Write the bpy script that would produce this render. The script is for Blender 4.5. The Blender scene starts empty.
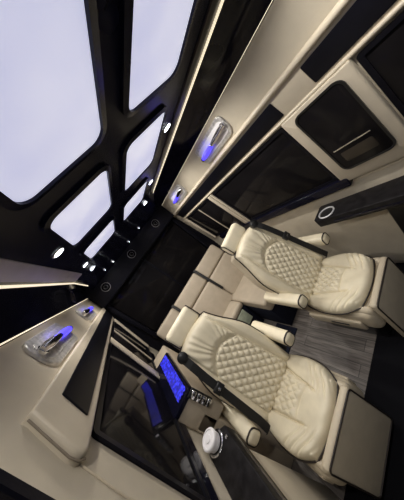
import bpy, bmesh, math, random
from mathutils import Vector, Matrix

random.seed(7)
C = bpy.context.scene.collection

# ------------------------------------------------------------------ camera, world, exposure
cam_data = bpy.data.cameras.new('camera')
cam = bpy.data.objects.new('camera', cam_data)
C.objects.link(cam)
F_PX, W_PX = 192.0, 404.0
cam_data.sensor_fit = 'HORIZONTAL'
cam_data.sensor_width = 36.0
cam_data.lens = 36.0 * F_PX / W_PX
cam_data.clip_start = 0.02
Lf = Vector((-81, 31, F_PX)).normalized()            # van's length axis in camera space
Vd = Vector((.811, .53, .249)); Vd = (Vd - Lf * Vd.dot(Lf)).normalized()
Xr = Vd.cross(Lf)
_r = math.radians(-3.9)
Xr, Vd = Xr * math.cos(_r) - Vd * math.sin(_r), Vd * math.cos(_r) + Xr * math.sin(_r)
cr = Vector((Xr[0], Lf[0], -Vd[0]))
cd = Vector((Xr[1], Lf[1], -Vd[1]))
cf = Vector((Xr[2], Lf[2], -Vd[2]))
M = Matrix(((cr[0], -cd[0], -cf[0]), (cr[1], -cd[1], -cf[1]), (cr[2], -cd[2], -cf[2])))
cam.matrix_world = Matrix.Translation((-.37, 0, 1.62)) @ M.to_4x4()
sc = bpy.context.scene
sc.camera = cam

world = bpy.data.worlds.new('world')
sc.world = world
world.use_nodes = True
bg = world.node_tree.nodes['Background']
bg.inputs[0].default_value = (.85, .9, 1, 1)
bg.inputs[1].default_value = .2

sc.view_settings.view_transform = 'Standard'
sc.view_settings.look = 'None'
sc.view_settings.gamma = 1
sc.view_settings.use_curve_mapping = False
sc.view_settings.exposure = 0.0

DOWN_W = 15.5            # watts of one ceiling downlight
PANEL_E = 0.74          # brightness of the ceiling light panels
LED_E = 1.0

# ------------------------------------------------------------------ materials
def mat(name, col, rough=.5, metal=0., noise=0., nscale=40., bump=0., bscale=200., emit=None, estr=0., coat=0., spec=None):
    m = bpy.data.materials.new(name)
    m.use_nodes = True
    nt = m.node_tree
    b = nt.nodes['Principled BSDF']
    b.inputs['Base Color'].default_value = (*col, 1)
    b.inputs['Roughness'].default_value = rough
    b.inputs['Metallic'].default_value = metal
    b.inputs['Coat Weight'].default_value = coat
    b.inputs['Coat Roughness'].default_value = .05
    if spec is not None:
        b.inputs['Specular IOR Level'].default_value = spec
    tc = nt.nodes.new('ShaderNodeTexCoord')
    if noise:
        n = nt.nodes.new('ShaderNodeTexNoise'); n.inputs['Scale'].default_value = nscale
        n.inputs['Detail'].default_value = 4
        r = nt.nodes.new('ShaderNodeValToRGB')
        r.color_ramp.elements[0].position = .3; r.color_ramp.elements[1].position = .7
        r.color_ramp.elements[0].color = (*[c * (1 - noise) for c in col], 1)
        r.color_ramp.elements[1].color = (*[min(1, c * (1 + noise)) for c in col], 1)
        nt.links.new(tc.outputs['Object'], n.inputs['Vector'])
        nt.links.new(n.outputs['Fac'], r.inputs['Fac'])
        nt.links.new(r.outputs['Color'], b.inputs['Base Color'])
    if bump:
        n2 = nt.nodes.new('ShaderNodeTexNoise'); n2.inputs['Scale'].default_value = bscale
        n2.inputs['Detail'].default_value = 3
        bp = nt.nodes.new('ShaderNodeBump'); bp.inputs['Strength'].default_value = bump
        bp.inputs['Distance'].default_value = .002
        nt.links.new(tc.outputs['Object'], n2.inputs['Vector'])
        nt.links.new(n2.outputs['Fac'], bp.inputs['Height'])
        nt.links.new(bp.outputs['Normal'], b.inputs['Normal'])
    if emit:
        b.inputs['Emission Color'].default_value = (*emit, 1)
        b.inputs['Emission Strength'].default_value = estr
    return m

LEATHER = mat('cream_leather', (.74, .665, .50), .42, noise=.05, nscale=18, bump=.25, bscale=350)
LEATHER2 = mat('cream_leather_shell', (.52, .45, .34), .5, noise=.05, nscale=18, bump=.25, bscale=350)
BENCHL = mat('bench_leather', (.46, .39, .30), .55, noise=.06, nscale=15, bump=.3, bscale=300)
WALL = mat('cream_wall_vinyl', (.56, .50, .40), .55, noise=.05, nscale=12, bump=.35, bscale=500)
TRIMC = mat('cream_trim', (.60, .53, .42), .4, noise=.04, nscale=15, bump=.2, bscale=400)
PIPING = mat('dark_piping', (.018, .012, .01), .5, bump=.1)
BLACKG = mat('black_gloss', (.005, .005, .012), .12, noise=.2, nscale=6, spec=.2)
BLACKS = mat('black_satin', (.006, .006, .010), .38, noise=.2, nscale=20, bump=.1, spec=.15)
CEILB = mat('ceiling_black', (.007, .008, .022), .25, noise=.3, nscale=14, spec=.15)
GLASS = mat('dark_tinted_glass', (.010, .009, .010), .08, noise=.2, nscale=5, spec=.09)
CARPET = mat('black_carpet', (.006, .006, .008), .95, noise=.5, nscale=260, bump=.8, bscale=500, spec=.1)
NAVY = mat('navy_carpet', (.010, .012, .024), .9, noise=.4, nscale=200, bump=.6, bscale=400, spec=.15)
CHROME = mat('chrome', (.75, .75, .78), .15, metal=1, noise=.05, nscale=30)
GREYM = mat('grey_metal', (.55, .55, .57), .4, metal=.3, noise=.1)
SILVER = mat('pearl_silver', (.62, .60, .58), .3, metal=.45, noise=.25, nscale=60, bump=.3, bscale=120)
BELT = mat('belt_webbing', (.010, .010, .011), .6, noise=.3, nscale=300, bump=.5, bscale=600)
PLASTIC = mat('black_plastic', (.012, .012, .013), .35, noise=.2, nscale=60)
LEDGE = mat('dark_ledge_wood', (.012, .011, .012), .4, noise=.5, nscale=25, bump=.15, bscale=150, spec=.08)
WHITEP = mat('white_plastic', (.80, .78, .80), .35, noise=.04, nscale=30)
GREYB = mat('lining_grey_reflection', (.42, .39, .44), .4, noise=.08, nscale=10)  # light grey stands in for a gloss reflection on the left roof strip
BRONZE = mat('dark_bronze', (.05, .042, .035), .3, metal=.5, noise=.1, nscale=30)
PANEL = mat('light_panel', (.8, .8, .9), .5, emit=(.80, .80, 1.0), estr=PANEL_E)
LEDW = mat('warm_led', (.9, .85, .7), .5, emit=(1, .86, .62), estr=LED_E)
LAMP = mat('downlight_lens', (.9, .9, .9), .4, emit=(.92, .96, 1.0), estr=12)
BLUE = mat('blue_led', (.05, .05, .8), .3, emit=(.06, .04, 1.0), estr=2.2)
SEAM = mat('seam_brown', (.24, .20, .155), .6, noise=.1)
PALE = mat('pale_green_plastic', (.50, .55, .42), .3, noise=.15, nscale=25)


def panel_variation():
    nt = PANEL.node_tree
    b = nt.nodes['Principled BSDF']
    tc = nt.nodes.new('ShaderNodeTexCoord')
    n = nt.nodes.new('ShaderNodeTexNoise'); n.inputs['Scale'].default_value = 3.0
    r = nt.nodes.new('ShaderNodeValToRGB')
    r.color_ramp.elements[0].position = .3; r.color_ramp.elements[1].position = .7
    r.color_ramp.elements[0].color = (.54, .57, .85, 1)
    r.color_ramp.elements[1].color = (.86, .86, 1.0, 1)
    nt.links.new(tc.outputs['Object'], n.inputs['Vector'])
    nt.links.new(n.outputs['Fac'], r.inputs['Fac'])
    nt.links.new(r.outputs['Color'], b.inputs['Emission Color'])
panel_variation()


def wood_material():
    m = bpy.data.materials.new('grey_wood_planks'); m.use_nodes = True
    nt = m.node_tree; b = nt.nodes['Principled BSDF']
    b.inputs['Roughness'].default_value = .5
    tc = nt.nodes.new('ShaderNodeTexCoord')
    mp = nt.nodes.new('ShaderNodeMapping'); mp.inputs['Scale'].default_value = (38, 2.2, 1)
    n = nt.nodes.new('ShaderNodeTexNoise'); n.inputs['Scale'].default_value = 2.0; n.inputs['Detail'].default_value = 8
    n.inputs['Roughness'].default_value = .65
    r = nt.nodes.new('ShaderNodeValToRGB')
    r.color_ramp.elements[0].position = .32; r.color_ramp.elements[1].position = .70
    r.color_ramp.elements[0].color = (.06, .05, .046, 1)
    r.color_ramp.elements[1].color = (.26, .23, .21, 1)
    br = nt.nodes.new('ShaderNodeTexBrick')
    br.inputs['Scale'].default_value = 1.0
    br.inputs['Brick Width'].default_value = .9; br.inputs['Row Height'].default_value = .09
    br.inputs['Mortar Size'].default_value = .002
    br.inputs['Color1'].default_value = (1, 1, 1, 1); br.inputs['Color2'].default_value = (.7, .7, .7, 1)
    br.inputs['Mortar'].default_value = (.25, .25, .25, 1)
    mp2 = nt.nodes.new('ShaderNodeMapping'); mp2.inputs['Rotation'].default_value = (0, 0, math.pi / 2)
    mx = nt.nodes.new('ShaderNodeMix'); mx.data_type = 'RGBA'; mx.blend_type = 'MULTIPLY'
    mx.inputs['Factor'].default_value = 1
    nt.links.new(tc.outputs['Object'], mp.inputs['Vector']); nt.links.new(mp.outputs['Vector'], n.inputs['Vector'])
    nt.links.new(n.outputs['Fac'], r.inputs['Fac'])
    nt.links.new(tc.outputs['Object'], mp2.inputs['Vector']); nt.links.new(mp2.outputs['Vector'], br.inputs['Vector'])
    nt.links.new(r.outputs['Color'], mx.inputs['A']); nt.links.new(br.outputs['Color'], mx.inputs['B'])
    nt.links.new(mx.outputs['Result'], b.inputs['Base Color'])
    return m
WOOD = wood_material()


def blue_quilt_material():
    m = bpy.data.materials.new('blue_lit_lattice'); m.use_nodes = True
    nt = m.node_tree; b = nt.nodes['Principled BSDF']
    b.inputs['Base Color'].default_value = (.02, .02, .25, 1); b.inputs['Roughness'].default_value = .3
    tc = nt.nodes.new('ShaderNodeTexCoord')
    v = nt.nodes.new('ShaderNodeTexVoronoi'); v.inputs['Scale'].default_value = 40
    r = nt.nodes.new('ShaderNodeValToRGB')
    r.color_ramp.elements[0].position = .15; r.color_ramp.elements[1].position = .6
    r.color_ramp.elements[0].color = (.04, .05, 1.0, 1); r.color_ramp.elements[1].color = (.004, .004, .22, 1)
    nt.links.new(tc.outputs['Object'], v.inputs['Vector']); nt.links.new(v.outputs['Distance'], r.inputs['Fac'])
    nt.links.new(r.outputs['Color'], b.inputs['Emission Color'])
    b.inputs['Emission Strength'].default_value = 1.1
    return m
BLUEQ = blue_quilt_material()

# ------------------------------------------------------------------ helpers
def obj(name, bm, material, parent=None, smooth=True, kind=None):
    me = bpy.data.meshes.new(name)
    bmesh.ops.recalc_face_normals(bm, faces=bm.faces)
    bm.to_mesh(me); bm.free()
    me.materials.append(material)
    if smooth:
        for p in me.polygons: p.use_smooth = True
        try: me.set_sharp_from_angle(angle=math.radians(50))
        except Exception: pass
    o = bpy.data.objects.new(name, me); C.objects.link(o)
    if parent: o.parent = parent
    if kind: o['kind'] = kind
    return o

def thing(name, label, cat, loc=(0, 0, 0), group=None):
    o = bpy.data.objects.new(name, None); C.objects.link(o)
    o.empty_display_size = .1
    o.location = loc; o['label'] = label; o['category'] = cat
    if group: o['group'] = group
    return o

def tag(o, label, cat, group=None):
    o['label'] = label; o['category'] = cat
    if group: o['group'] = group
    return o

def box(bm, x0, x1, y0, y1, z0, z1, r=0., seg=3, mtx=None):
    t = bmesh.new()
    vs = [t.verts.new((x, y, z)) for x in (x0, x1) for y in (y0, y1) for z in (z0, z1)]
    for f in ((0, 1, 3, 2), (4, 6, 7, 5), (0, 4, 5, 1), (2, 3, 7, 6), (0, 2, 6, 4), (1, 5, 7, 3)):
        t.faces.new([vs[i] for i in f])
    bmesh.ops.recalc_face_normals(t, faces=t.faces)
    if r > 0:
        bmesh.ops.bevel(t, geom=list(t.edges), offset=r, segments=seg, profile=.5, affect='EDGES')
    if mtx is not None: t.transform(mtx)
    merge(bm, t)
    return bm

def merge(bm, t):
    me = bpy.data.meshes.new('tmp'); t.to_mesh(me); t.free(); bm.from_mesh(me); bpy.data.meshes.remove(me)

def B(): return bmesh.new()

def tube(bm, pts, rad, n=8, closed=False, rads=None, flat=None):
    pts = [Vector(p) for p in pts]
    N = len(pts); rings = []; up = None
    for i, p in enumerate(pts):
        a = pts[(i - 1) % N] if (closed or i > 0) else p
        b = pts[(i + 1) % N] if (closed or i < N - 1) else p
        t = (b - a).normalized()
        if up is None:
            up = Vector((0, 0, 1)) if abs(t.z) < .9 else Vector((1, 0, 0))
        up = (up - t * up.dot(t)).normalized()
        s = t.cross(up)
        rr = rads[i] if rads else rad
        rings.append([bm.verts.new(p + (up * math.sin(2 * math.pi * k / n) + s * math.cos(2 * math.pi * k / n)) * rr) for k in range(n)])
    for i in range(N if closed else N - 1):
        A, D = rings[i], rings[(i + 1) % N]
        for k in range(n):
            bm.faces.new((A[k], A[(k + 1) % n], D[(k + 1) % n], D[k]))
    if not closed:
        bm.faces.new(rings[0]); bm.faces.new(rings[-1])
    return bm

def lathe(bm, prof, n=32, mtx=None, ring=False):
    t = bmesh.new(); rings = []
    for r, z in prof:
        rings.append([t.verts.new((r * math.cos(2 * math.pi * k / n), r * math.sin(2 * math.pi * k / n), z)) for k in range(n)])
    for A, D in zip(rings, rings[1:] + rings[:1] if ring else rings[1:]):
        for k in range(n): t.faces.new((A[k], A[(k + 1) % n], D[(k + 1) % n], D[k]))
    if not ring: t.faces.new(rings[0]); t.faces.new(rings[-1])
    if mtx is not None: t.transform(mtx)
    merge(bm, t); return bm

def rrect(a0, a1, b0, b1, r, n=6):
    """outline of a rounded rectangle; r one radius or four (a0b0, a1b0, a1b1, a0b1)"""
    rs = [r] * 4 if not isinstance(r, (tuple, list)) else list(r)
    cs = [(a0, b0, 1, 1, math.pi), (a1, b0, -1, 1, 1.5 * math.pi), (a1, b1, -1, -1, 0), (a0, b1, 1, -1, .5 * math.pi)]
    out = []
    for (a, b, sa, sb, st), q in zip(cs, rs):
        q = max(q, 1e-4)
        ca, cb = a + sa * q, b + sb * q
        for k in range(n + 1):
            t = st + k / n * math.pi / 2
            out.append((ca + q * math.cos(t), cb + q * math.sin(t)))
    return out

def prism(bm, outline, f_a, f_b, bevel=0., seg=2):
    """closed solid between two maps of the same 2-D outline"""
    t = bmesh.new()
    A = [t.verts.new(f_a(*p)) for p in outline]; D = [t.verts.new(f_b(*p)) for p in outline]
    n = len(outline)
    fa = t.faces.new(A); fb = t.faces.new(D)
    for k in range(n): t.faces.new((A[k], A[(k + 1) % n], D[(k + 1) % n], D[k]))
    bmesh.ops.recalc_face_normals(t, faces=t.faces)
    if bevel > 0:
        bmesh.ops.bevel(t, geom=[e for e in fa.edges], offset=bevel, segments=seg, profile=.5, affect='EDGES')
    merge(bm, t); return bm

# wall profile (half width at height z), the same on both sides
PROF = [(.84, 0), (.84, .88), (.765, 1.45), (.73, 1.59), (.71, 1.785)]
def wx(z):
    if z <= PROF[0][1]: return PROF[0][0]
    for (x0, z0), (x1, z1) in zip(PROF, PROF[1:]):
        if z <= z1: return x0 + (x1 - x0) * (z - z0) / (z1 - z0)
    return PROF[-1][0]

def slab(bm, outline, side, d0, d1, bevel=0., seg=2):
    """plate on a side wall: outline in (y, z); d0 and d1 are the distances of front and back from the wall"""
    return prism(bm, outline, lambda y, z: (side * (wx(z) - d0), y, z), lambda y, z: (side * (wx(z) - d1), y, z), bevel, seg)

Y0, Y1 = -1.2, 2.60
SIDE = {1: 'right', -1: 'left'}

# ------------------------------------------------------------------ setting: shell
bm = B(); box(bm, -.86, .86, .845, Y1, -.05, 0)
obj('floor', bm, WOOD, smooth=False, kind='structure')
bm = B(); box(bm, -.86, .86, Y0, .845, -.05, .004)
tag(obj('floor_carpet', bm, CARPET, smooth=False), 'black carpet covering the floor in front of the two armchairs', 'carpet')

def wall_part(name, pr, s):
    bm = B(); t = bmesh.new()
    A = [t.verts.new((s * x, Y0, z)) for x, z in pr]; D = [t.verts.new((s * x, Y1, z)) for x, z in pr]
    t.faces.new(A); t.faces.new(D)
    for k in range(len(pr)): t.faces.new((A[k], A[(k + 1) % len(pr)], D[(k + 1) % len(pr)], D[k]))
    merge(bm, t)
    obj(name, bm, WALL, kind='structure')
for s in (1, -1):
    wall_part('wall_' + SIDE[s], [(.84, 0), (.84, .88), (.90, .88), (.90, 0)], s)
    wall_part('wall_%s_upper' % SIDE[s], PROF[1:] + [(.78, 1.785), (.90, .9), (.90, .88)], s)

# ceiling: flat black field that slopes down over the bench
bm = B()
sec = [(-1.2, 1.925), (1.95, 1.925), (2.15, 1.90), (2.35, 1.845), (2.46, 1.80)]
t = bmesh.new()
lo = [[t.verts.new((x, y, z)) for x in (-.60, -.3, 0, .3, .60)] for y, z in sec]
hi = [[t.verts.new((x, y, z + .05)) for x in (-.60, -.3, 0, .3, .60)] for y, z in sec]
for G in (lo, hi):
    for i in range(len(sec) - 1):
        for j in range(4): t.faces.new((G[i][j], G[i][j + 1], G[i + 1][j + 1], G[i + 1][j]))
for i in range(len(sec) - 1):
    for j in (0, 4): t.faces.new((lo[i][j], lo[i + 1][j], hi[i + 1][j], hi[i][j]))
for i in (0, len(sec) - 1):
    for j in range(4): t.faces.new((lo[i][j], lo[i][j + 1], hi[i][j + 1], hi[i][j]))
merge(bm, t)
obj('ceiling', bm, CEILB, kind='structure')

def ceil_z(y):
    if y <= sec[0][0]: return sec[0][1]
    for (a, za), (b, zb) in zip(sec, sec[1:]):
        if y <= b: return za + (zb - za) * (y - a) / (b - a)
    return sec[-1][1]

# black coves between ceiling and cream headliner
tn = 0
def trim(bm, material, smooth=True):
    global tn
    tn += 1
    return obj('trim_%d' % tn, bm, material, kind='structure', smooth=smooth)

for s in (1, -1):
    bm = B()
    pr = [(.60, 1.925), (.66, 1.875), (.695, 1.825), (.71, 1.786), (.78, 1.786), (.76, 1.93), (.60, 1.975)]
    t = bmesh.new()
    A = [t.verts.new((s * x, Y0, z)) for x, z in pr]; D = [t.verts.new((s * x, Y1, z)) for x, z in pr]
    t.faces.new(A); t.faces.new(D)
    for k in range(len(pr)): t.faces.new((A[k], A[(k + 1) % len(pr)], D[(k + 1) % len(pr)], D[k]))
    merge(bm, t)
    trim(bm, BLACKG)

# rear wall: header, dark glass, lower closing panel
bm = B(); box(bm, -.71, .71, 2.46, 2.60, 1.58, 1.86, .012)
trim(bm, BLACKS)
bm = B(); box(bm, -.86, .86, 2.60, 2.64, 0, 1.98)
obj('wall_rear', bm, BLACKS, smooth=False, kind='structure')
w = obj('window_1', prism(B(), rrect(-.66, .66, .90, 1.56, .05), lambda x, z: (x, 2.575, z), lambda x, z: (x, 2.60, z), .006), GLASS, kind='structure')
# window surround
bm = B()
box(bm, -.72, -.665, 2.55, 2.60, .85, 1.58, .008); box(bm, .665, .72, 2.55, 2.60, .85, 1.58, .008)
box(bm, -.66, .66, 2.555, 2.60, .85, .895, .008); box(bm, -.012, .012, 2.57, 2.60, .90, 1.58, .004)
obj('window_frame', bm, BLACKS, w)

# lining strip beside the ceiling field (right bronze, left grey as painted reflection), warm LED strip beside it
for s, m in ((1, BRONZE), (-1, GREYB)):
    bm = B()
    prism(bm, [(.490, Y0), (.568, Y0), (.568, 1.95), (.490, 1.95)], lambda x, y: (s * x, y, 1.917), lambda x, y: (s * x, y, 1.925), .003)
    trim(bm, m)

def led(name, label, s, pts, r):
    o = obj(name, tube(B(), [(s * x, y, z) for x, y, z in pts], r, 8), LEDW)
    tag(o, label, 'led strip', 'led strips along the roof edges')
led('led_strip', 'warm led strip along the right roof edge beside the light panels', 1, [(.58, Y0 + .02, 1.917), (.58, 2.3, 1.917)] , .0055)
led('led_strip', 'warm led strip along the left roof edge beside the lining painted with a grey reflection', -1, [(.585, Y0 + .02, 1.917), (.585, 1.95, 1.917), (.58, 2.3, 1.855)], .0055)

led('led_strip', 'thin glowing line added for the lit top edge of the right cream cove', 1, [(.704, Y0 + .02, 1.789), (.704, 2.45, 1.789)], .0012)  # added glow line; the cove edge here is only lit by the roof LED
led('led_strip', 'thin warm led strip along the top of the left cream cove', -1, [(.704, Y0 + .02, 1.789), (.704, 2.45, 1.789)], .0026)
# ------------------------------------------------------------------ setting: side walls
# ribs, trim rails, black inset strips
for s in (1, -1):
    if s > 0:
        d = .012
        bm = B(); slab(bm, [(-1.15, 1.445), (2.45, 1.445), (2.45, 1.585), (-1.15, 1.585)], s, d, 0, .006); trim(bm, TRIMC)
        bm = B(); tube(bm, [(wx(1.59) - d, -1.15, 1.590), (wx(1.59) - d, 2.45, 1.590)], .015, 16); trim(bm, TRIMC)
        bm = B(); tube(bm, [(wx(1.45) - d, -1.15, 1.447), (wx(1.45) - d, 2.45, 1.447)], .010, 12); trim(bm, TRIMC)
    else:
        d = .030
        bm = B()
        slab(bm, [(.590, 1.605), (.580, 1.478), (.588, 1.452), (.605, 1.438), (.67, 1.437), (2.45, 1.440), (2.45, 1.603), (1.2, 1.603)], s, d, 0, .010, 4)
        trim(bm, TRIMC)
        bm = B(); tube(bm, [(-(wx(z) - .014), y - .003, z) for y, z in ((.589, 1.60), (.580, 1.478), (.588, 1.452), (.605, 1.436))], .0026, 8)
        trim(bm, SEAM)
    for a, b in ([(-1.1, .467), (.645, 2.43)] if s > 0 else [(.705, 2.43)]):
        bm = B(); slab(bm, rrect(a, b, 1.466, 1.562, .006), s, d + .004, d - .006, .002)
        trim(bm, BLACKS)

# windows and the pillars between them
wn = 1
def side_window(s, y0, y1, z0, z1, r, bars=()):
    global wn
    wn += 1
    w = obj('window_%d' % wn, slab(B(), rrect(y0, y1, z0, z1, r), s, .006, 0, .003), GLASS, kind='structure')
    bm = B()
    oi = rrect(y0 + .02, y1 - .02, z0 + .02, z1 - .02, max(.005, r - .02)); oo = rrect(y0, y1, z0, z1, r)
    n = len(oo); t = bmesh.new()
    R = [[t.verts.new((s * (wx(z) - d), y, z)) for y, z in o] for o, d in ((oo, .001), (oo, .013), (oi, .013), (oi, .004))]
    for a in range(4):
        A, D = R[a], R[(a + 1) % 4]
        for k in range(n): t.faces.new((A[k], A[(k + 1) % n], D[(k + 1) % n], D[k]))
    merge(bm, t)
    obj('window_frame', bm, BLACKS, w)
    for yb in bars:
        b2 = B(); slab(b2, rrect(yb - .006, yb + .006, z0 + .02, z1 - .02, .002), s, .014, .004, .002)
        obj('window_bar', b2, TRIMC, w)
    return w

def pillar(s, y0, y1, z0=.90, z1=1.44, d=.022):
    bm = B(); slab(bm, rrect(y0, y1, z0, z1, .008), s, d, 0, .008, 3)
    trim(bm, TRIMC)

for s in (1, -1):
    side_window(s, .70, 1.60, .93, 1.428, .014)
    pillar(s, 1.605, 1.632, .93, 1.43); pillar(s, 1.645, 1.70, .93, 1.43)
    side_window(s, 1.715, 2.40, .93, 1.428, .02, bars=(2.02,))
    pillar(s, 2.41, 2.455, .93, 1.43, .03); pillar(s, 2.465, 2.52, .93, 1.43, .016)
    # black rail under the window
    bm = B()
    prism(bm, rrect(.655, 2.3, .868, .932, .014), lambda y, z: (s * (wx(.88) - (.042 if s > 0 else .012)), y, z), lambda y, z: (s * wx(z), y, z), .006, 3)
    trim(bm, BLACKG)

# right pillar with porthole; front windows
pillar(1, .345, .692, .90, 1.44, .030)
w = obj('window_%d' % 20, slab(B(), rrect(.395, .625, .985, 1.415, .035), 1, .035, .026, .004), GLASS, kind='structure')
bm = B()
oo, oi = rrect(.39, .63, .98, 1.42, .04), rrect(.40, .62, .99, 1.41, .03)
t = bmesh.new()
R = [[t.verts.new((wx(z) - d, y, z)) for y, z in o] for o, d in ((oo, .028), (oo, .038), (oi, .038), (oi, .032))]
for a in range(4):
    A, D = R[a], R[(a + 1) % 4]
    for k in range(len(oo)): t.faces.new((A[k], A[(k + 1) % len(oo)], D[(k + 1) % len(oo)], D[k]))
merge(bm, t); obj('window_frame', bm, PLASTIC, w)
bm = B(); slab(bm, rrect(.43, .60, 1.128, 1.136, .002), 1, .039, .034, .001); obj('window_bar', bm, CHROME, w)
bm = B(); slab(bm, rrect(.44, .585, 1.035, 1.10, .008), 1, .037, .034, .001); obj('window_vent', bm, BRONZE, w)
side_window(1, -1.0, .335, .93, 1.428, .012)
side_window(-1, -1.0, .474, .95, 1.66, .03)
# left door pillar seam
bm = B(); tube(bm, [(-(wx(z) - .002), y, z) for y, z in ((.60, 1.44), (.585, 1.30), (.60, 1.1), (.62, .9))], .003, 6)
trim(bm, LEATHER2)
# seams on the right lower wall
bm = B(); tube(bm, [(wx(.87) - .001, y, .868) for y in (-1, .2, .66)], .003, 6); trim(bm, LEATHER2)

# ------------------------------------------------------------------ ceiling light panels
for i, s in enumerate((-1, 1)):
    for j, (a, b) in enumerate(((-.35, .588), (.745, 1.175), (1.395, 1.80))):
        x0, x1 = (-.348, -.055) if s < 0 else (.060, .345)
        yc, xc = (a + b) / 2, (x0 + x1) / 2
        row = ['front row, nearest the lens', 'middle row', 'rear row, above the bench'][j]
        t_ = thing('ceiling_light_panel', 'white glowing ceiling panel on the %s side, %s' % ('left' if s < 0 else 'right', row), 'ceiling light', (xc, yc, 1.925), 'glowing roof panels')
        hw, hl = (x1 - x0) / 2, (b - a) / 2
        bm = B(); prism(bm, rrect(-hw, hw, -hl, hl, .045, 8), lambda x, y: (x, y, -.009), lambda x, y: (x, y, -.001), .003)
        obj('diffuser', bm, PANEL, t_)
        bm = B()
        o1, o2 = rrect(-hw - .022, hw + .022, -hl - .022, hl + .022, .065, 8), rrect(-hw, hw, -hl, hl, .045, 8)
        R = [[bm.verts.new((x, y, z)) for x, y in o] for o, z in ((o1, 0), (o1, -.012), (o2, -.016), (o2, -.004))]
        for q in range(4):
            A, D = R[q], R[(q + 1) % 4]
            for k in range(len(o1)): bm.faces.new((A[k], A[(k + 1) % len(o1)], D[(k + 1) % len(o1)], D[k]))
        obj('frame', bm, CEILB, t_)

# ------------------------------------------------------------------ downlights
def downlight(x, y, label, w=DOWN_W, r=.026):
    z = ceil_z(y)
    t_ = thing('downlight', label, 'downlight', (x, y, z), 'roof downlights')
    obj('ring', lathe(B(), [(r, -.001), (r + .006, -.001), (r + .006, -.006), (r, -.008)], 24, None, True), CHROME, t_)
    obj('lens', lathe(B(), [(r - .001, -.001), (r - .001, -.005), (r * .5, -.008), (.001, -.009)], 24), LAMP, t_)
    if w:
        ld = bpy.data.lights.new('downlight_lamp', 'SPOT'); ld.energy = w; ld.shadow_soft_size = .03
        ld.spot_size = math.radians(150); ld.spot_blend = .9; ld.color = (1, .95, .86)
        lo_ = bpy.data.objects.new('downlight_lamp', ld); C.objects.link(lo_); lo_.parent = t_; lo_.location = (0, 0, -.02)
for y, n in ((.25, 'front'), (1.06, 'nearest'), (1.79, 'second'), (2.10, 'third')):  # the front one is an unseen lamp added to brighten the coves
    downlight(-.41, y, 'round downlight on the left of the roof panels, %s from the lens' % n if n != 'front' else 'unseen downlight added as fill at the far front left of the roof')
for y, n in ((.25, 'front'), (.94, 'nearest'), (1.58, 'second'), (2.05, 'third')):  # front one again added out of view as fill light
    downlight(.43, y, 'round downlight on the right of the roof panels, %s from the lens' % n if n != 'front' else 'unseen downlight added as fill at the far front right of the roof')
for x, y, n in ((.25, 2.38, 'rightmost'), (.05, 2.40, 'second from the right'), (-.24, 2.40, 'second from the left'), (-.36, 2.38, 'leftmost')):
    downlight(x, y, 'tiny round lamp on the roof above the rear speakers, %s' % n, w=0, r=.010)

# ------------------------------------------------------------------ rear speakers
def speaker(loc, mt, label, m):
    t_ = thing('speaker', label, 'speaker', loc, 'round black speakers')
    obj('ring', lathe(B(), [(.047, 0), (.0500, 0), (.0500, .006), (.047, .008), (.046, .006)], 32, mt, True), m, t_)
    obj('cone', lathe(B(), [(.046, .001), (.046, .003), (.03, .002), (.018, .006), (.001, .008)], 32, mt), CARPET, t_)
    obj('center_ring', lathe(B(), [(.0205, .004), (.022, .004), (.022, .008), (.0205, .009)], 24, mt, True), m, t_)
for x, n in ((-.51, 'left end'), (-.045, 'middle'), (.45, 'right end')):
    speaker((x, 2.46, 1.713), Matrix.Rotation(math.pi / 2, 4, 'X'), 'round black speaker with thin silver ring at the %s of the rear header' % n, GREYM)
nrm = Vector((.82, 0, -.574)).normalized()  # dim ring around a black disc, set into the left cove
speaker((-.676, 1.92, 1.852), nrm.to_track_quat('Z', 'Y').to_matrix().to_4x4(), 'round black disc with dim ring in the black cove above left cream cove', BRONZE)

# ------------------------------------------------------------------ reading lights on the cream coves
def reading_light(s, yc, label):
    zc = 1.69 if s > 0 else 1.685
    x = wx(zc)
    t_ = thing('reading_light', label, 'reading light', (s * x, yc, zc), 'blue reading lights')
    ang = math.atan2(PROF[-2][0] - PROF[-1][0], PROF[-1][1] - PROF[-2][1])
    def f(d): return lambda y, z: (s * (wx(zc + z) - x - d), y, z)
    bm = B(); prism(bm, rrect(-.195, .195, -.070, .070, (.06, .04, .03, .04)), f(.012), f(0), .006, 3)
    obj('mounting_plate', bm, SILVER, t_)
    bm = B(); prism(bm, rrect(-.175, .175, -.045, .045, .03), f(.0155), f(.010), .002)
    obj('inner_plate', bm, WHITEP if s > 0 else SILVER, t_)
    # wand: silver at the front, blue glowing at the rear
    def g(y, z, d): return (s * (wx(zc + z) - x - d), y, z)
    za, zb = (.006, -.012) if s > 0 else (.006, -.004)
    def q(y, d): return g(y, za + (zb - za) * (y + .18) / .35, d)
    p0, p1, p2 = q(-.18, .024), q(.0, .030), q(.16, .026)
    bm = B(); tube(bm, [p0, q(-.14, .028), q(-.07, .031), p1], .012, 12, rads=[.013, .019, .018, .013])
    obj('wand', bm, CHROME, t_)
    bm = B(); tube(bm, [p1, q(.05, .030), q(.12, .028), p2], .012, 12, rads=[.0135, .016, .016, .013])
    obj('blue_lens', bm, BLUE, t_)
    bm = B(); tube(bm, [p2, q(.175, .025)], .014, 12); obj('end_cap', bm, PLASTIC, t_)
    bm = B(); tube(bm, [q(.150, .022), q(.150, .008)], .009, 10); obj('bracket', bm, PLASTIC, t_)
    bm = B(); tube(bm, [q(-.165, .024), q(-.165, .008)], .020, 14); obj('bracket', bm, CHROME, t_)
    ld = bpy.data.lights.new('reading_lamp', 'POINT'); ld.energy = .025; ld.color = (.12, .10, 1); ld.shadow_soft_size = .012
    lo_ = bpy.data.objects.new('reading_lamp', ld); C.objects.link(lo_); lo_.parent = t_; lo_.location = g(.09, .05, .055)
reading_light(1, 1.08, 'silver reading light glowing blue on right cream cove, nearer the lens')
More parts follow.
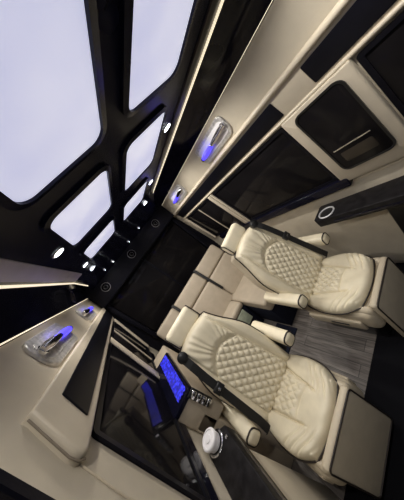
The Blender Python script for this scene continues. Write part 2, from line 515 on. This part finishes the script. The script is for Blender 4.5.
reading_light(1, 1.97, 'silver reading light glowing blue at the rear end of right cream cove')
reading_light(-1, 1.045, 'silver reading light glowing blue on left cream cove, nearer the lens')
reading_light(-1, 1.86, 'silver reading light glowing blue at the rear end of left cream cove')

# ------------------------------------------------------------------ ledges with cup holders
def ledge(s, yend, ycup, xc, label):
    t_ = thing('side_ledge', label, 'ledge', (s * .75, yend, .78), 'dark ledges along the walls')
    bm = B()
    xi = -.075 if s > 0 else -.057
    prism(bm, [(xi, -1.9), (.089, -1.9), (.089, .0), (.07, .01)] + ([(xi + .02, .01), (xi, -.01)] if s > 0 else [(xi + .03, -.055), (xi, -.075)]),
          lambda x, y: (s * x, y, 0), lambda x, y: (s * x, y, -.062 if s > 0 else -.075), .008, 3)
    obj('ledge_top', bm, LEDGE, t_)
    y = ycup - yend
    x = s * (xc - .75)
    mt = Matrix.Translation((x, y, 0))
    obj('cup_holder', lathe(B(), [(.044, .0), (.054, .0), (.055, .005), (.051, .008), (.045, .006)], 32, mt, True), GREYM if s > 0 else CHROME, t_)
    obj('cup_holder_well', lathe(B(), [(.045, .0005), (.045, .0015), (.001, .002)], 32, mt), PLASTIC, t_)
    bm = B(); box(bm, s * (xi - .001) - .004, s * (xi - .001) + .004, -1.5, -.12, -.05, -.035, .002)
    obj('edge_strip', bm, BRONZE if s < 0 else BLACKG, t_)
    obj('button', lathe(B(), [(.008, 0), (.009, .003), (.001, .005)], 16, Matrix.Translation((s * (xi + .022), y - .05, 0))), CHROME, t_)
    if s < 0:
        bm = B(); box(bm, -.089, .030, -1.9, -.12, -.775, -.075, .006); obj('ledge_base', bm, WALL, t_)
    return t_
ledge(1, .93, .855, .735, 'dark side ledge with empty silver ringed cup holder on the right wall')
ledge(-1, 1.06, .985, .775, 'dark side ledge with occupied cup holder on the left wall')
bm = B(); prism(bm, [(.595, .70), (-.9, .70), (-.9, .30), (.63, .30), (.605, .62)], lambda y, z: (.80, y, z), lambda y, z: (.839, y, z), .01, 3)
tag(obj('door_pocket', bm, PLASTIC), 'black door pocket under the front of the right wall ledge', 'pocket')

t_ = thing('cup', 'white round cup standing in the cup holder of the left ledge', 'cup', (-.775, .985, .783))
obj('body', lathe(B(), [(.034, 0), (.040, .008), (.042, .03), (.041, .034)], 32), WHITEP, t_)
obj('lid', lathe(B(), [(.041, .034), (.046, .035), (.047, .046), (.043, .051), (.037, .052), (.035, .048), (.018, .049), (.016, .054), (.001, .055)], 32), WHITEP, t_)

# ------------------------------------------------------------------ raised console with the blue lit tray (left, behind the ledge)
t_ = thing('side_console', 'cream side console topped with blue lit tray beside the left window', 'console', (-.745, 1.15, 0))
bm = B(); box(bm, -.092, .014, 0, .85, .004, .80, .012, 3); obj('body', bm, BENCHL, t_)
bm = B(); box(bm, -.092, .085, 0, .85, .68, .935, .015, 3); obj('upper_body', bm, BENCHL, t_)
bm = B(); prism(bm, rrect(-.092, .085, -.005, .62, (.03, .03, .02, .02)), lambda x, y: (x, y, .955), lambda x, y: (x, y, .93), .008, 3); obj('tray_frame', bm, BLACKG, t_)
bm = B()
nx, ny = 14, 60
G = [[bm.verts.new((-.016 + .080 * i / nx, .03 + .56 * j / ny, .956 + .006 * abs(math.sin(math.pi * (i / 4 + j / 5)) * math.sin(math.pi * (i / 4 - j / 5))))) for i in range(nx + 1)] for j in range(ny + 1)]
for j in range(ny):
    for i in range(nx): bm.faces.new((G[j][i], G[j][i + 1], G[j + 1][i + 1], G[j + 1][i]))
obj('lit_tray', bm, BLUEQ, t_)
bm = B(); box(bm, .038, .094, -.012, 0, .79, .945, .006); obj('switch_plate', bm, PLASTIC, t_)
for k in range(4):
    bm = B(); box(bm, .044, .088, -.030, -.012, .925 - k * .037 - .014, .925 - k * .037 + .014, .006, 3)
    obj('switch', bm, CHROME, t_)

# ------------------------------------------------------------------ armchairs
def sstep(a, b, x):
    t = max(0., min(1., (x - a) / (b - a))); return t * t * (3 - 2 * t)

def quilt(x, y, p):
    a = math.pi / p
    q = abs(math.sin(a * (x + y * .8))) * abs(math.sin(a * (x - y * .8)))
    return min(1., q) ** .55

def pad(bm, nu, nv, hw, length, thick, height, k=.35, back=None):
    """cushion: outline half width hw(v), v in 0..1 over length; rolled edges; height(x, y, e) adds relief.
    returns the rim points (mid side)"""
    t = bmesh.new(); top = []; bot = []; rim = {}
    for j in range(nv + 1):
        v = 2 * j / nv - 1
        ra = []; rb = []
        for i in range(nu + 1):
            u = 2 * i / nu - 1
            uu = u * math.sqrt(1 - k * v * v / 2) / math.sqrt(1 - 0); vv = v * math.sqrt(1 - k * u * u / 2)
            y = (vv + 1) / 2
            x = uu * hw(y)
            e = max(abs(u), abs(v))
            edge = max(0, 1 - e ** 14) ** .5
            h = thick * (.35 + .65 * edge) + height(x, y * length, e) * edge
            ra.append(t.verts.new((x, y * length, h)))
            rb.append(t.verts.new((x * .985, y * length, 0)))
        top.append(ra); bot.append(rb)
    for G in (top, bot):
        for j in range(nv):
            for i in range(nu): t.faces.new((G[j][i], G[j][i + 1], G[j + 1][i + 1], G[j + 1][i]))
    per = [(0, i) for i in range(nu)] + [(j, nu) for j in range(nv)] + [(nv, i) for i in range(nu, 0, -1)] + [(j, 0) for j in range(nv, 0, -1)]
    n = len(per); out = []
    for q in range(n):
        a, b = per[q], per[(q + 1) % n]
        t.faces.new((top[a[0]][a[1]], top[b[0]][b[1]], bot[b[0]][b[1]], bot[a[0]][a[1]]))
        out.append(top[a[0]][a[1]].co.copy())
    merge(bm, t)
    return out

def thin(pts, step=3): return pts[::step]

def armchair(xc, side, label, lean=0., ftop=.448, fwd=0.):
    """side: +1 when the wall is on the chair's +x side"""
    t_ = thing('captain_chair', label, 'armchair', (xc, .93, 0), 'pair of quilted armchairs')
    # local frame: +y to the rear; cushion spans y -.21 .. .21
    # --- seat cushion
    def ch(x, y, e):
        yy = y / .41
        half = .055 + .075 * yy
        m = sstep(half + .012, half - .012, abs(x)) * sstep(.40, .46, yy)
        h = .015 * quilt(x, y, .048) * m
        # seams round the quilted insert
        h -= .017 * math.exp(-((abs(x) - half - .014) / .006) ** 2) * sstep(.18, .30, yy)
        h -= .010 * math.exp(-((yy - .40 + .25 * abs(x)) / .014) ** 2) * (abs(x) < half + .02)
        # swept front pleats
        for c0 in (.05, .14, .23, .32):
            yl = c0 + .18 * (abs(x) / .23) ** 2 - .06
            h -= .009 * math.exp(-((yy - yl) / .014) ** 2) * sstep(.05, .12, abs(x))
        h += .020 * sstep(.10, .19, abs(x)) + .012 * (1 - (x / .24) ** 2) + .006 * math.sin(x * 60 + y * 35) * .3
        return h
    bm = B()
    rim = pad(bm, 150, 130, lambda v: (.228 + .016 * math.sin(math.pi * v)) * (1 - .22 * max(0, 1 - v / .35) ** 2.2), .41, .062, ch, .45)
    mt = Matrix.Translation((0, -.190 - fwd * .9, .374)) @ Matrix.Rotation(math.radians(-2.5), 4, 'X')
    bm.transform(mt)
    cu = obj('seat_cushion', bm, LEATHER, t_)
    pp = [mt @ (p + Vector((p.x * .02, (p.y - .2) * .02, .002))) for p in thin(rim)]
    obj('piping', tube(B(), pp, .0042, 8, closed=True), PIPING, cu)
    # --- skirt, pedestal
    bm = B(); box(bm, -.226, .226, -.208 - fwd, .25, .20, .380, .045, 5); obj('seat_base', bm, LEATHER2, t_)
    bm = B(); box(bm, -.19, .19, -.17, .22, .006, .205, .03, 3); obj('pedestal', bm, PLASTIC, t_)
    for q in (-1, 1):
        bm = B(); box(bm, q * .232 - .012, q * .232 + .012, -.15, .22, .21, .30, .012, 3); obj('side_valance', bm, LEATHER2, t_)
        bm = B(); box(bm, q * .245 - .003, q * .245 + .003, -.06, .06, .245, .262, .003, 2); obj('valance_slot', bm, PLASTIC, t_)
    bm = B(); box(bm, -.05, .05, .23, .26, .16, .30, .01); obj('seat_lever', bm, PLASTIC, t_)
    # --- footrest hanging at the front
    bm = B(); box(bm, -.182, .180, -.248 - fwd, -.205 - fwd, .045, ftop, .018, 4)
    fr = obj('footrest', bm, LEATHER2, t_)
    o_ = rrect(-.176, .174, .051, ftop - .006, .022, 6)
    obj('piping', tube(B(), [(x, -.2475 - fwd, z) for x, z in o_], .0042, 8, closed=True), PIPING, fr)
    bm = B(); box(bm, .155, .205, -.215 - fwd, -.13, .24, .40, .03, 4); obj('footrest_hinge', bm, LEATHER2, t_)
    bm = B(); box(bm, -.205, -.155, -.215 - fwd, -.13, .24, .40, .03, 4); obj('footrest_hinge', bm, LEATHER2, t_)
    # --- backrest, built flat (y up the back, z towards the sitter) and raised
    LB = .70
    def hwb(v): return .225 + .012 * math.sin(math.pi * min(1, v * 1.3)) - .065 * sstep(.5, 1.0, v)
    def bh(x, y, e):
        v = y / LB
        top = .70 - 6 * x * x
        half = .155 - .035 * v
        m = sstep(half + .01, half - .01, abs(x)) * sstep(top + .01, top - .012, v) * sstep(.0, .03, v)
        h = .013 * quilt(x, y, .050) * m
        h -= .011 * math.exp(-((v - top) * LB / .007) ** 2) * (abs(x) < half)
        h += .022 * sstep(half, half + .04, abs(x)) * sstep(1.0, .8, v)
        h -= .008 * math.exp(-((abs(x) - half - .004) / .006) ** 2) * sstep(.97, .9, v)
        h += .018 * sstep(top, top + .08, v) * sstep(half + .02, half - .02, abs(x))
        # gathers on the shoulder roll
        if v > top:
            ang = math.atan2(v - .55, x * 1.6)
            h += .0028 * math.sin(ang * 30 + 2 * math.sin(ang * 7)) * sstep(top + .02, top + .07, v) * sstep(1.0, .93, v) * sstep(half + .01, half - .02, abs(x))
        return h
    bm = B()
    rim = pad(bm, 150, 190, hwb, LB, .075, bh, .30)
    ln = Matrix.Translation((0, 0, .42)) @ Matrix.Rotation(lean, 4, 'Y') @ Matrix.Translation((0, 0, -.42))
    bt = ln @ Matrix.Translation((0, .185, .395)) @ Matrix.Rotation(math.radians(90 - 14), 4, 'X')
    bm.transform(bt)
    bk = obj('backrest', bm, LEATHER, t_)
    pp = [bt @ (p + Vector((p.x * .02, (p.y - .3) * .015, -.004))) for p in thin(rim)]
    obj('piping', tube(B(), pp, .0042, 8, closed=True), PIPING, bk)
    bm = B(); pad(bm, 40, 50, lambda v: hwb(v) * 1.01, LB, -.15, lambda x, y, e: -.02 * (1 - (x / .25) ** 2), .30)
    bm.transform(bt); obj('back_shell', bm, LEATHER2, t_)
    # --- headrest
    hr = ln @ Matrix.Translation((0, .372, 1.122)) @ Matrix.Rotation(math.radians(-9), 4, 'X')
    bm = B(); box(bm, -.125, .125, -.045, .035, -.065, .06, .03, 5, hr); hd = obj('headrest', bm, LEATHER, t_)
    for q in (-1, 1):
        o_ = rrect(-.04, .030, -.060, .055, .026, 6)
        obj('piping', tube(B(), [hr @ Vector((q * .122, y, z)) for y, z in o_], .004, 8, closed=True), PIPING, hd)
    for q in (-1, 1): obj('headrest_post', tube(B(), [hr @ Vector((q * .05, .0, -.14)), hr @ Vector((q * .05, 0, -.05))], .007, 10), CHROME, t_)
    # --- armrests
    for q in (-1, 1):
        at = Matrix.Translation((q * .275, 0, .585)) @ Matrix.Rotation(math.radians(3), 4, 'X')
        bm = B(); box(bm, -.042, .042, .03, .38, -.05, .038, .028, 5, at); ar = obj('armrest', bm, LEATHER, t_)
        o_ = rrect(-.040, .040, -.048, .036, .028, 6)
        obj('piping', tube(B(), [at @ Vector((x, .044, z)) for x, z in o_], .0044, 8, closed=True), PIPING, ar)
        bm = B(); box(bm, q * .243 - .012, q * .243 + .012, .20, .30, .40, .56, .01, 3); obj('armrest_bracket', bm, PLASTIC, t_)
    # --- belt over the outer shoulder
    q = side
    path = [(.148, .660, .100), (.155, .60, .114), (.168, .50, .114), (.182, .36, .113), (.196, .22, .112), (.208, .10, .110), (.226, .02, .095), (.246, -.02, .03)]
    up = (bt.to_3x3() @ Vector((0, 0, 1)))
    bm = B(); rows = []
    for i, p in enumerate(path):
        rows.append([bm.verts.new(bt @ Vector((q * (p[0] + dx), p[1], p[2] + dy))) for dx, dy in ((-.024, 0), (.024, -.004), (.024, .001), (-.024, .005))])
    for A, D in zip(rows, rows[1:]):
        for k in range(4): bm.faces.new((A[k], A[(k + 1) % 4], D[(k + 1) % 4], D[k]))
    bm.faces.new(rows[0]); bm.faces.new(rows[-1])
    be = obj('seat_belt', bm, BELT, t_, smooth=False)
    bm = B(); lathe(bm, [(.028, -.03), (.033, -.006), (.033, .008), (.024, .014), (.001, .016)], 20, bt @ Matrix.Translation((q * .146, .668, .100)))
    obj('belt_guide', bm, PLASTIC, be)
    bm = B(); box(bm, -.032, .032, -.024, .024, -.010, .014, .006, 2, bt @ Matrix.Translation((q * .178, .40, .114)))
    obj('belt_buckle', bm, PLASTIC, be)
    bm = B(); box(bm, -.008, .008, -.008, .008, -.002, .003, .002, 2, bt @ Matrix.Translation((q * .178, .40, .129)))
    obj('buckle_badge', bm, CHROME, be)
    bm = B(); box(bm, -.20, .20, .22, .40, .24, .60, .05, 4); obj('back_base', bm, LEATHER2, t_)
    return t_

armchair(-.405, -1, 'cream quilted leather armchair with black belt beside left window and ledge')
armchair(.41, 1, 'cream quilted leather armchair with black belt beside the right wall', math.radians(-4.5), .425, .03)

# ------------------------------------------------------------------ rear bench
t_ = thing('bench_seat', 'beige three place bench seat across the rear of the cabin', 'bench', (0, 1.72, 0))
for x0, x1, y0, z0, zc in ((-.66, -.155, .0, .355, .43), (-.15, .125, .20, .355, .43), (.13, .66, -.20, .30, .43)):
    bm = B(); box(bm, x0 + .003, x1 - .003, y0 + .02, .60, .004, z0 + .005, .008); obj('base', bm, NAVY, t_)
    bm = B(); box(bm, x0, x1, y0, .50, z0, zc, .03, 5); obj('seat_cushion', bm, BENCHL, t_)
bm = B(); box(bm, -.10, .07, .205, .222, .18, .35, .006); obj('access_panel', bm, PALE, t_)
for x0, x1 in ((-.66, -.305), (-.30, .195), (.20, .66)):
    bt = Matrix.Translation((0, .40, .40)) @ Matrix.Rotation(math.radians(-20), 4, 'X')
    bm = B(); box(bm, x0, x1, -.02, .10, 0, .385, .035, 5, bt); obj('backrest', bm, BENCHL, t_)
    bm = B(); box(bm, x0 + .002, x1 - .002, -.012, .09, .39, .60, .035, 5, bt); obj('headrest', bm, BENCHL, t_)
for x in (-.302, .198):
    bt = Matrix.Translation((x, .40, .40)) @ Matrix.Rotation(math.radians(-20), 4, 'X')
    bm = B(); box(bm, -.016, .016, -.028, -.018, .18, .61, .003, 2, bt); obj('belt_strap', bm, BELT, t_)

bm = B(); box(bm, -.64, .125, 1.47, 1.735, .0, .012, .003)
tag(obj('floor_mat', bm, NAVY), 'dark navy floor mat in front of the rear bench', 'mat')
